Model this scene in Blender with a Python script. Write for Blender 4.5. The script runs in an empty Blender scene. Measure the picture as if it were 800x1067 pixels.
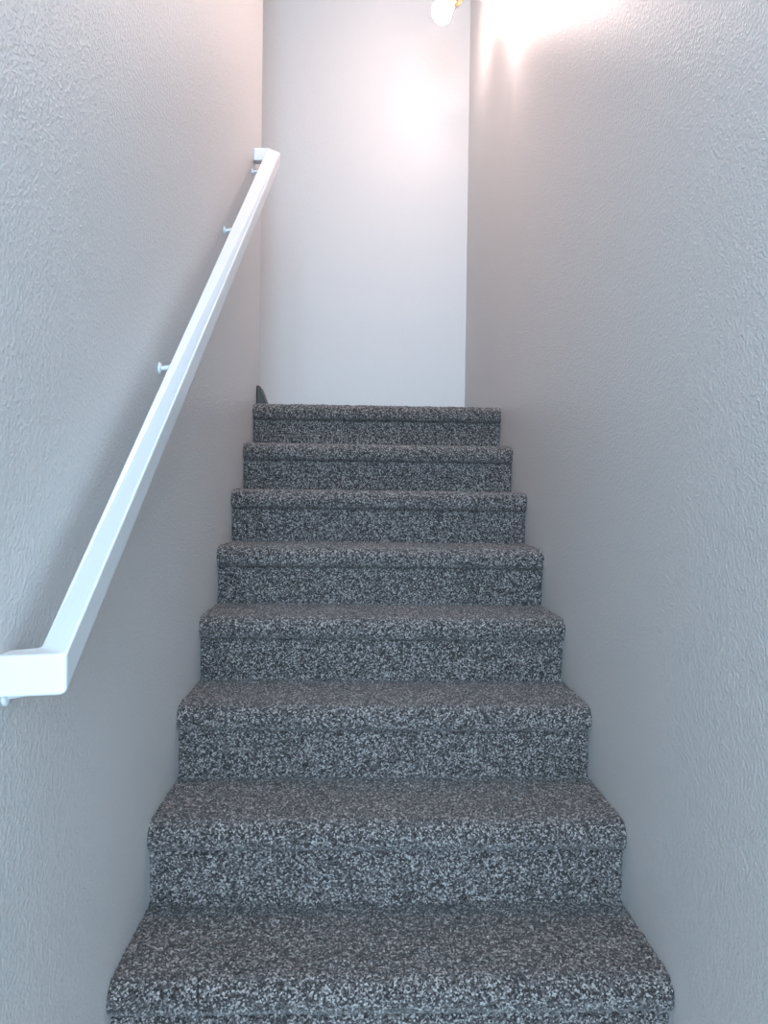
import bpy, bmesh, math, random
import numpy as np
from mathutils import Vector, Matrix
rng=np.random.default_rng(3)
sc=bpy.context.scene
sc.view_settings.view_transform='Standard'

# ---------- dimensions (metres) ----------
H=1.04; R=.1775; T=.2536; D1=1.347
XL=-.430; XR=.580
YF=4.22; ZC=3.86; ZL=8*R; YLE=3.33

# ---------- helpers ----------
def new_mat(name):
    m=bpy.data.materials.new(name); m.use_nodes=True
    nt=m.node_tree; return m,nt,nt.nodes['Principled BSDF']
def wall_mat(name,col,rough=.40,scale=180,strength=.42,dist=.0015):
    m,nt,b=new_mat(name)
    b.inputs['Base Color'].default_value=(*col,1); b.inputs['Roughness'].default_value=rough
    b.inputs['Specular IOR Level'].default_value=.48
    tc=nt.nodes.new('ShaderNodeTexCoord')
    n=nt.nodes.new('ShaderNodeTexNoise'); n.inputs['Scale'].default_value=scale; n.inputs['Detail'].default_value=1
    r=nt.nodes.new('ShaderNodeValToRGB'); r.color_ramp.elements[0].position=.42; r.color_ramp.elements[1].position=.7
    bp=nt.nodes.new('ShaderNodeBump'); bp.inputs['Strength'].default_value=strength; bp.inputs['Distance'].default_value=dist
    nt.links.new(tc.outputs['Object'],n.inputs['Vector']); nt.links.new(n.outputs['Fac'],r.inputs['Fac'])
    nt.links.new(r.outputs['Color'],bp.inputs['Height']); nt.links.new(bp.outputs['Normal'],b.inputs['Normal'])
    return m
def plain(name,col,rough=.4,metal=0,em=None,es=0):
    m,nt,b=new_mat(name)
    n=nt.nodes.new('ShaderNodeTexNoise'); n.inputs['Scale'].default_value=20
    mx=nt.nodes.new('ShaderNodeMix'); mx.data_type='RGBA'
    mx.inputs['A'].default_value=(*col,1); mx.inputs['B'].default_value=(*[c*.94 for c in col],1)
    nt.links.new(n.outputs['Fac'],mx.inputs['Factor']); nt.links.new(mx.outputs['Result'],b.inputs['Base Color'])
    b.inputs['Roughness'].default_value=rough; b.inputs['Metallic'].default_value=metal
    if em: b.inputs['Emission Color'].default_value=(*em,1); b.inputs['Emission Strength'].default_value=es
    return m
def carpet_mat(name):
    m,nt,b=new_mat(name)
    tc=nt.nodes.new('ShaderNodeTexCoord')
    v=nt.nodes.new('ShaderNodeTexVoronoi'); v.inputs['Scale'].default_value=300
    v.inputs['Randomness'].default_value=1
    sep=nt.nodes.new('ShaderNodeSeparateColor')
    r=nt.nodes.new('ShaderNodeValToRGB'); cr=r.color_ramp; cr.interpolation='LINEAR'
    stops=[(0,(.014,.011,.011)),(.30,(.038,.030,.030)),(.52,(.080,.067,.066)),(.74,(.165,.143,.137)),(.95,(.39,.345,.325))]
    cr.elements[0].position=0; cr.elements[0].color=(*stops[0][1],1)
    cr.elements[1].position=stops[1][0]; cr.elements[1].color=(*stops[1][1],1)
    for p,c in stops[2:]:
        e=cr.elements.new(p); e.color=(*c,1)
    n=nt.nodes.new('ShaderNodeTexNoise'); n.inputs['Scale'].default_value=380; n.inputs['Detail'].default_value=2
    bp=nt.nodes.new('ShaderNodeBump'); bp.inputs['Strength'].default_value=.8; bp.inputs['Distance'].default_value=.004
    L=nt.links.new
    L(tc.outputs['Object'],v.inputs['Vector']); L(v.outputs['Color'],sep.inputs['Color']); L(sep.outputs['Red'],r.inputs['Fac'])
    L(r.outputs['Color'],b.inputs['Base Color']); L(tc.outputs['Object'],n.inputs['Vector'])
    L(n.outputs['Fac'],bp.inputs['Height']); L(bp.outputs['Normal'],b.inputs['Normal'])
    b.inputs['Roughness'].default_value=.95; b.inputs['Specular IOR Level'].default_value=.1
    b.inputs['Sheen Weight'].default_value=.2; b.inputs['Sheen Roughness'].default_value=.6
    return m
def link(o): sc.collection.objects.link(o); return o
def boxes(name,bs,mat,bevel=0):
    bm=bmesh.new()
    for (x0,x1,y0,y1,z0,z1) in bs:
        vs=[bm.verts.new(p) for p in [(x0,y0,z0),(x1,y0,z0),(x1,y1,z0),(x0,y1,z0),(x0,y0,z1),(x1,y0,z1),(x1,y1,z1),(x0,y1,z1)]]
        for f in [(0,3,2,1),(4,5,6,7),(0,1,5,4),(1,2,6,5),(2,3,7,6),(3,0,4,7)]: bm.faces.new([vs[i] for i in f])
    me=bpy.data.meshes.new(name); bm.to_mesh(me); bm.free(); me.materials.append(mat)
    o=link(bpy.data.objects.new(name,me))
    if bevel:
        md=o.modifiers.new('bevel','BEVEL'); md.width=bevel; md.segments=3
    return o
def lathe(name,prof,mat,origin,axis=(0,0,1),seg=32):
    q=Vector((0,0,1)).rotation_difference(Vector(axis).normalized())
    vs=[];fs=[]
    for r,h in prof:
        for i in range(seg):
            a=2*math.pi*i/seg
            vs.append(tuple(Vector(origin)+q@Vector((r*math.cos(a),r*math.sin(a),h))))
    for j in range(len(prof)-1):
        for i in range(seg):
            k=(i+1)%seg; fs.append((j*seg+i,j*seg+k,(j+1)*seg+k,(j+1)*seg+i))
    me=bpy.data.meshes.new(name); me.from_pydata(vs,[],fs); me.materials.append(mat)
    for p in me.polygons: p.use_smooth=True
    return link(bpy.data.objects.new(name,me))
def tube(name,pts,rad,mat):
    cu=bpy.data.curves.new(name,'CURVE'); cu.dimensions='3D'; cu.bevel_depth=rad; cu.bevel_resolution=4
    s=cu.splines.new('BEZIER'); s.bezier_points.add(len(pts)-1)
    for b,p in zip(s.bezier_points,pts): b.co=p; b.handle_left_type=b.handle_right_type='AUTO'
    cu.use_fill_caps=True; cu.materials.append(mat)
    return link(bpy.data.objects.new(name,cu))
def empty(name,loc=(0,0,0)):
    e=bpy.data.objects.new(name,None); e.location=loc; e.empty_display_size=.1; return link(e)
def parent(e,obs):
    for o in obs:
        o.parent=e; o.matrix_parent_inverse=Matrix.Translation(-e.location)

M_wall=wall_mat('painted_orange_peel_drywall',(.645,.622,.61))
M_ceil=wall_mat('ceiling_paint',(.78,.77,.76),.8)
M_trim=plain('white_trim_paint',(.82,.82,.82),.35)
M_rail=plain('white_gloss_enamel',(.74,.75,.76),.3)
M_carpet=carpet_mat('speckled_grey_carpet')
M_brass=plain('polished_brass',(.62,.50,.30),.25,1)
M_dark=plain('dark_brown_rubber',(.03,.022,.018),.5)
M_bulb=plain('frosted_glass_lit',(1,.95,.9),.3,0,(1,.78,.73),80)
M_warm_glow=plain('added_warm_glow',(1,.95,.9),.3,0,(1,.70,.60),58)  # warm emission for the added light over the flight
M_tile=plain('foyer_tile',(.45,.42,.38),.5)
M_wood=plain('light_blocker_wood',(.4,.28,.16),.8)  # only used on the hidden light-blocking boxes

# ---------- room shell ----------
boxes('wall_left',[(XL-.12,XL,-.6,YLE,0,ZC)],M_wall,.012)
boxes('wall_right',[(XR,XR+.12,-.6,YF,0,ZC)],M_wall)
boxes('wall_far',[(-1.9,XR+.12,YF,YF+.12,ZL-.3,ZC)],M_wall)
boxes('wall_landing_near',[(-1.9,XL-.12,YLE-.12,YLE,ZL-.3,ZC)],M_wall)
boxes('wall_landing_end',[(-2.02,-1.9,YLE-.12,YF+.12,ZL-.3,ZC)],M_wall)
boxes('wall_foyer_front',[(-1.9,XL-.12,-.6,-.48,0,ZC),(XR+.12,2.0,-.6,-.48,0,ZC)],M_wall)
boxes('wall_foyer_left',[(-2.02,-1.9,-3.2,-.48,0,ZC)],M_wall)
boxes('wall_foyer_right',[(2.0,2.12,-3.2,-.48,0,ZC)],M_wall)
wx0,wx1,wz0,wz1=-1.1,1.2,.5,3.3
boxes('wall_back',[(-2.02,wx0,-3.32,-3.2,0,ZC),(wx1,2.12,-3.32,-3.2,0,ZC),(wx0,wx1,-3.32,-3.2,0,wz0),(wx0,wx1,-3.32,-3.2,wz1,ZC)],M_wall)
win=[(wx0,wx0+.06,-3.29,-3.22,wz0,wz1),(wx1-.06,wx1,-3.29,-3.22,wz0,wz1),(wx0,wx1,-3.29,-3.22,wz0,wz0+.06),(wx0,wx1,-3.29,-3.22,wz1-.06,wz1),(.03,.07,-3.27,-3.23,wz0,wz1),(wx0,wx1,-3.27,-3.23,1.88,1.92)]
boxes('added_window_1',win,M_trim,.004)  # unseen window added behind the camera to supply cool daylight
boxes('floor',[(-2.02,2.12,-3.32,D1+.02,-.12,0)],M_tile)
boxes('ceiling',[(-2.02,2.12,-3.32,YF+.12,ZC,ZC+.12)],M_ceil)
boxes('baseboard_far',[(-1.9,XR,YF-.014,YF,ZL,ZL+.08)],M_trim,.003)

# ---------- carpeted stairs: tufted mesh ----------
RS=.026
pts=[(D1+RS,0.)]
for n in range(1,9):
    d=D1+(n-1)*T; z=n*R
    pts+= [(d+RS,z-R+.006),(d+RS-.003,z-.076),(d+RS+.004,z-.066),(d+RS+.002,z-.061),(d+.010,z-.056),(d+.002,z-.046)]
    cy,cz,r=d+.031,z-.031,.031
    for a in np.linspace(math.radians(190),math.radians(92),12):
        pts.append((cy+r*math.cos(a),cz+r*math.sin(a)))
    if n<8: pts+=[(d+.07,z+.001),(d+T+RS-.01,z)]
pts+=[(YF-.002,ZL)]
P=np.array(pts); seg=np.hypot(*np.diff(P,axis=0).T); s=np.r_[0,np.cumsum(seg)]
st=.0042; ns=int(s[-1]/st); S=np.linspace(0,s[-1],ns)
Y=np.interp(S,s,P[:,0]); Z=np.interp(S,s,P[:,1])
k=np.ones(3)/3
ty=np.gradient(Y); tz=np.gradient(Z); l=np.hypot(ty,tz)+1e-9
ny=np.convolve(-tz/l,k,'same'); nz=np.convolve(ty/l,k,'same'); ny[[0,-1]]=0;nz[[0,-1]]=0
nx=int((XR-XL)/st); X=np.linspace(XL+.0006,XR-.0006,nx)
g=rng.random((ns,nx)); g2=rng.random((ns//4+2,nx//4+2))
g2=np.repeat(np.repeat(g2,4,0),4,1)[:ns,:nx]
disp=.0048*g+.0025*g2-.002
edge=np.minimum(X-XL,XR-X); fall=np.clip(edge/.008,0,1)**.5
disp=disp-.003*(1-fall)[None,:]
jx=(rng.random((ns,nx))-.5)*.002; jx[:,:2]=0; jx[:,-2:]=0
co=np.empty((ns,nx,3))
co[...,0]=X[None,:]+jx
co[...,1]=Y[:,None]+ny[:,None]*disp
co[...,2]=Z[:,None]+nz[:,None]*disp
co[...,1]=np.minimum(co[...,1],YF-.001)
idx=np.arange(ns*nx).reshape(ns,nx)
q=np.stack([idx[:-1,:-1],idx[:-1,1:],idx[1:,1:],idx[1:,:-1]],-1).reshape(-1,4)
me=bpy.data.meshes.new('carpeted_staircase')
me.vertices.add(ns*nx); me.vertices.foreach_set('co',co.reshape(-1))
me.loops.add(q.size); me.loops.foreach_set('vertex_index',q.reshape(-1).astype(np.int32))
me.polygons.add(len(q)); me.polygons.foreach_set('loop_start',np.arange(0,q.size,4,dtype=np.int32))
me.update(calc_edges=True); me.validate()
me.materials.append(M_carpet)
stair=link(bpy.data.objects.new('carpeted_staircase',me))
core=boxes('stair_light_blocker',[(XL+.0004,XR-.0004,D1+(n-1)*T+RS+.022,D1+n*T+RS+.03,max(0,(n-2)*R),n*R-.014) for n in range(1,9)],M_wood)  # hidden boxes added to stop light leaking from behind the carpet mesh
core.parent=stair
boxes('floor_landing',[(-1.9,XL-.001,YLE,YF,ZL-.2,ZL),(XL-.001,XR,YLE+.05,YF,ZL-.2,ZL-.02)],M_carpet)

# ---------- handrail ----------
rx0,rx1=-.391,-.345; a,b=.924,3.12; zt=.847; sl=.729; th=.050; dx=.016
zr=lambda y: zt+(y-a)*sl
def sect(pL,pR,z): return [(pL[0],pL[1],z),(pR[0],pR[1],z),(pR[0],pR[1],z-th),(pL[0],pL[1],z-th)]
zb=zr(b-.03)
secs=[sect((XL,a+.04),(XL,a),zt),sect((rx0,a+.04),(rx1,a),zt+.004),sect((rx0+dx,b-.04),(rx1+dx,b),zb),sect((XL,b-.04),(XL,b),zb)]
vs=[v for s_ in secs for v in s_]; fs=[(3,2,1,0),(12,13,14,15)]
for j in range(3):
    for i in range(4):
        k2=(i+1)%4; fs.append((j*4+i,j*4+k2,(j+1)*4+k2,(j+1)*4+i))
me=bpy.data.meshes.new('rail'); me.from_pydata(vs,[],fs); me.materials.append(M_rail)
bm=bmesh.new(); bm.from_mesh(me); bmesh.ops.recalc_face_normals(bm,faces=bm.faces); bm.to_mesh(me); bm.free()
rail=link(bpy.data.objects.new('rail',me)); md=rail.modifiers.new('bevel','BEVEL'); md.width=.004; md.segments=3
parts=[rail]
for i,y in enumerate([.955,1.67,2.44,3.04]):
    z=zr(y)-th; xm=(rx0+rx1)/2+dx*(y-a)/(b-a)
    parts.append(lathe(f'bracket_plate_{i+1}',[(0,.006),(.010,.005),(.013,.002),(.013,0),(0,0)],M_rail,(XL,y,z-.027),(1,0,0),24))
    parts.append(tube(f'bracket_arm_{i+1}',[(XL+.003,y,z-.027),(XL+.025,y,z-.022),(xm,y,z+.006)],.005,M_rail))
    parts.append(boxes(f'bracket_saddle_{i+1}',[(xm-.013,xm+.013,y-.02,y+.02,z-.006,z-.001)],M_rail,.001))
e=empty('handrail',(XL,2.0,1.6)); parent(e,parts)

# ---------- wall sconce on right wall ----------
sp=[]
bx,by,bz=XR,3.22,3.36
sp.append(lathe('backplate',[(0,.03),(.02,.028),(.035,.02),(.055,.012),(.06,.004),(.06,0),(0,0)],M_brass,(bx,by,bz),(-1,0,0),40))
def lamp(i,c,ax):
    c=Vector(c); ax=Vector(ax).normalized()
    top=c-ax*.085
    sp.append(tube(f'arm_{i}',[(bx-.02,by,bz),tuple((Vector((bx-.08,by,bz+.03))+top)/2+Vector((0,0,.03))),tuple(top)],.006,M_brass))
    sp.append(lathe(f'socket_{i}',[(0,-.092),(.012,-.09),(.02,-.075),(.023,-.045),(.021,-.04),(0,-.04)],M_brass,c,ax,28))
    sp.append(lathe(f'bulb_{i}',[(.014,-.045),(.022,-.03),(.042,-.01),(.052,.008),(.050,.030),(.036,.050),(.014,.060),(0,.060)],M_bulb,c,ax,28))
lamp(1,(.375,3.60,3.32),(-.75,.15,-.45))
lamp(2,(.475,2.86,2.945),(-.15,-.5,-.8))
e=empty('wall_sconce',(bx,by,bz)); parent(e,sp)

# ---------- unseen flush light added above the flight to warm the treads ----------
cp=[lathe('added_light_rim',[(0,0),(.16,0),(.165,-.012),(.16,-.03),(.145,-.032)],M_brass,(.07,2.2,ZC),(0,0,1),40),
    lathe('added_light_dome',[(.15,-.03),(.142,-.06),(.115,-.09),(.07,-.11),(.02,-.118),(0,-.118)],M_warm_glow,(.07,2.2,ZC),(0,0,1),40)]
e=empty('added_ceiling_light',(.07,2.2,ZC)); parent(e,cp)

# ---------- small dark door stop by the corner ----------
bm=bmesh.new()
x0,x1,y0,y1=XL+.001,XL+.045,YLE-.10,YLE+.03
z0=ZL+.003
v=[bm.verts.new(p) for p in [(x0,y0,z0),(x1,y0,z0),(x1,y1,z0),(x0,y1,z0),(x0,y0,z0+.085),(x0+.012,y0,z0+.085),(x0+.012,y1,z0+.085),(x0,y1,z0+.085)]]
for f in [(0,3,2,1),(4,5,6,7),(0,1,5,4),(1,2,6,5),(2,3,7,6),(3,0,4,7)]: bm.faces.new([v[i] for i in f])
me=bpy.data.meshes.new('door_stop'); bm.to_mesh(me); bm.free(); me.materials.append(M_dark)
o=link(bpy.data.objects.new('door_stop',me)); md=o.modifiers.new('bevel','BEVEL'); md.width=.003

# ---------- lights ----------
def area(name,loc,rot,sx,sy,en,col):
    L=bpy.data.lights.new(name,'AREA'); L.shape='RECTANGLE'; L.size=sx; L.size_y=sy; L.energy=en; L.color=col
    o=bpy.data.objects.new(name,L); o.location=loc; o.rotation_euler=rot; return link(o)
area('added_window_daylight',((wx0+wx1)/2,-3.4,(wz0+wz1)/2),(math.radians(90),0,0),wx1-wx0,wz1-wz0,450,(.52,.78,1))  # cool daylight entering by the added foyer window
w=bpy.data.worlds.new('sky'); sc.world=w; w.use_nodes=True
w.node_tree.nodes['Background'].inputs[0].default_value=(.55,.75,1,1); w.node_tree.nodes['Background'].inputs[1].default_value=1.5

# ---------- camera ----------
cam=bpy.data.cameras.new('camera'); cam.sensor_fit='HORIZONTAL'; cam.sensor_width=36; cam.lens=36; cam.clip_start=.02
co_=link(bpy.data.objects.new('camera',cam))
yaw=math.radians(-1.95); pitch=math.radians(-.96); roll=math.radians(.75)
m=Matrix.Rotation(yaw,4,'Z')@Matrix.Rotation(math.radians(90)+pitch,4,'X')@Matrix.Rotation(roll,4,'Z')
co_.matrix_world=Matrix.Translation((0,0,H))@m
sc.camera=co_
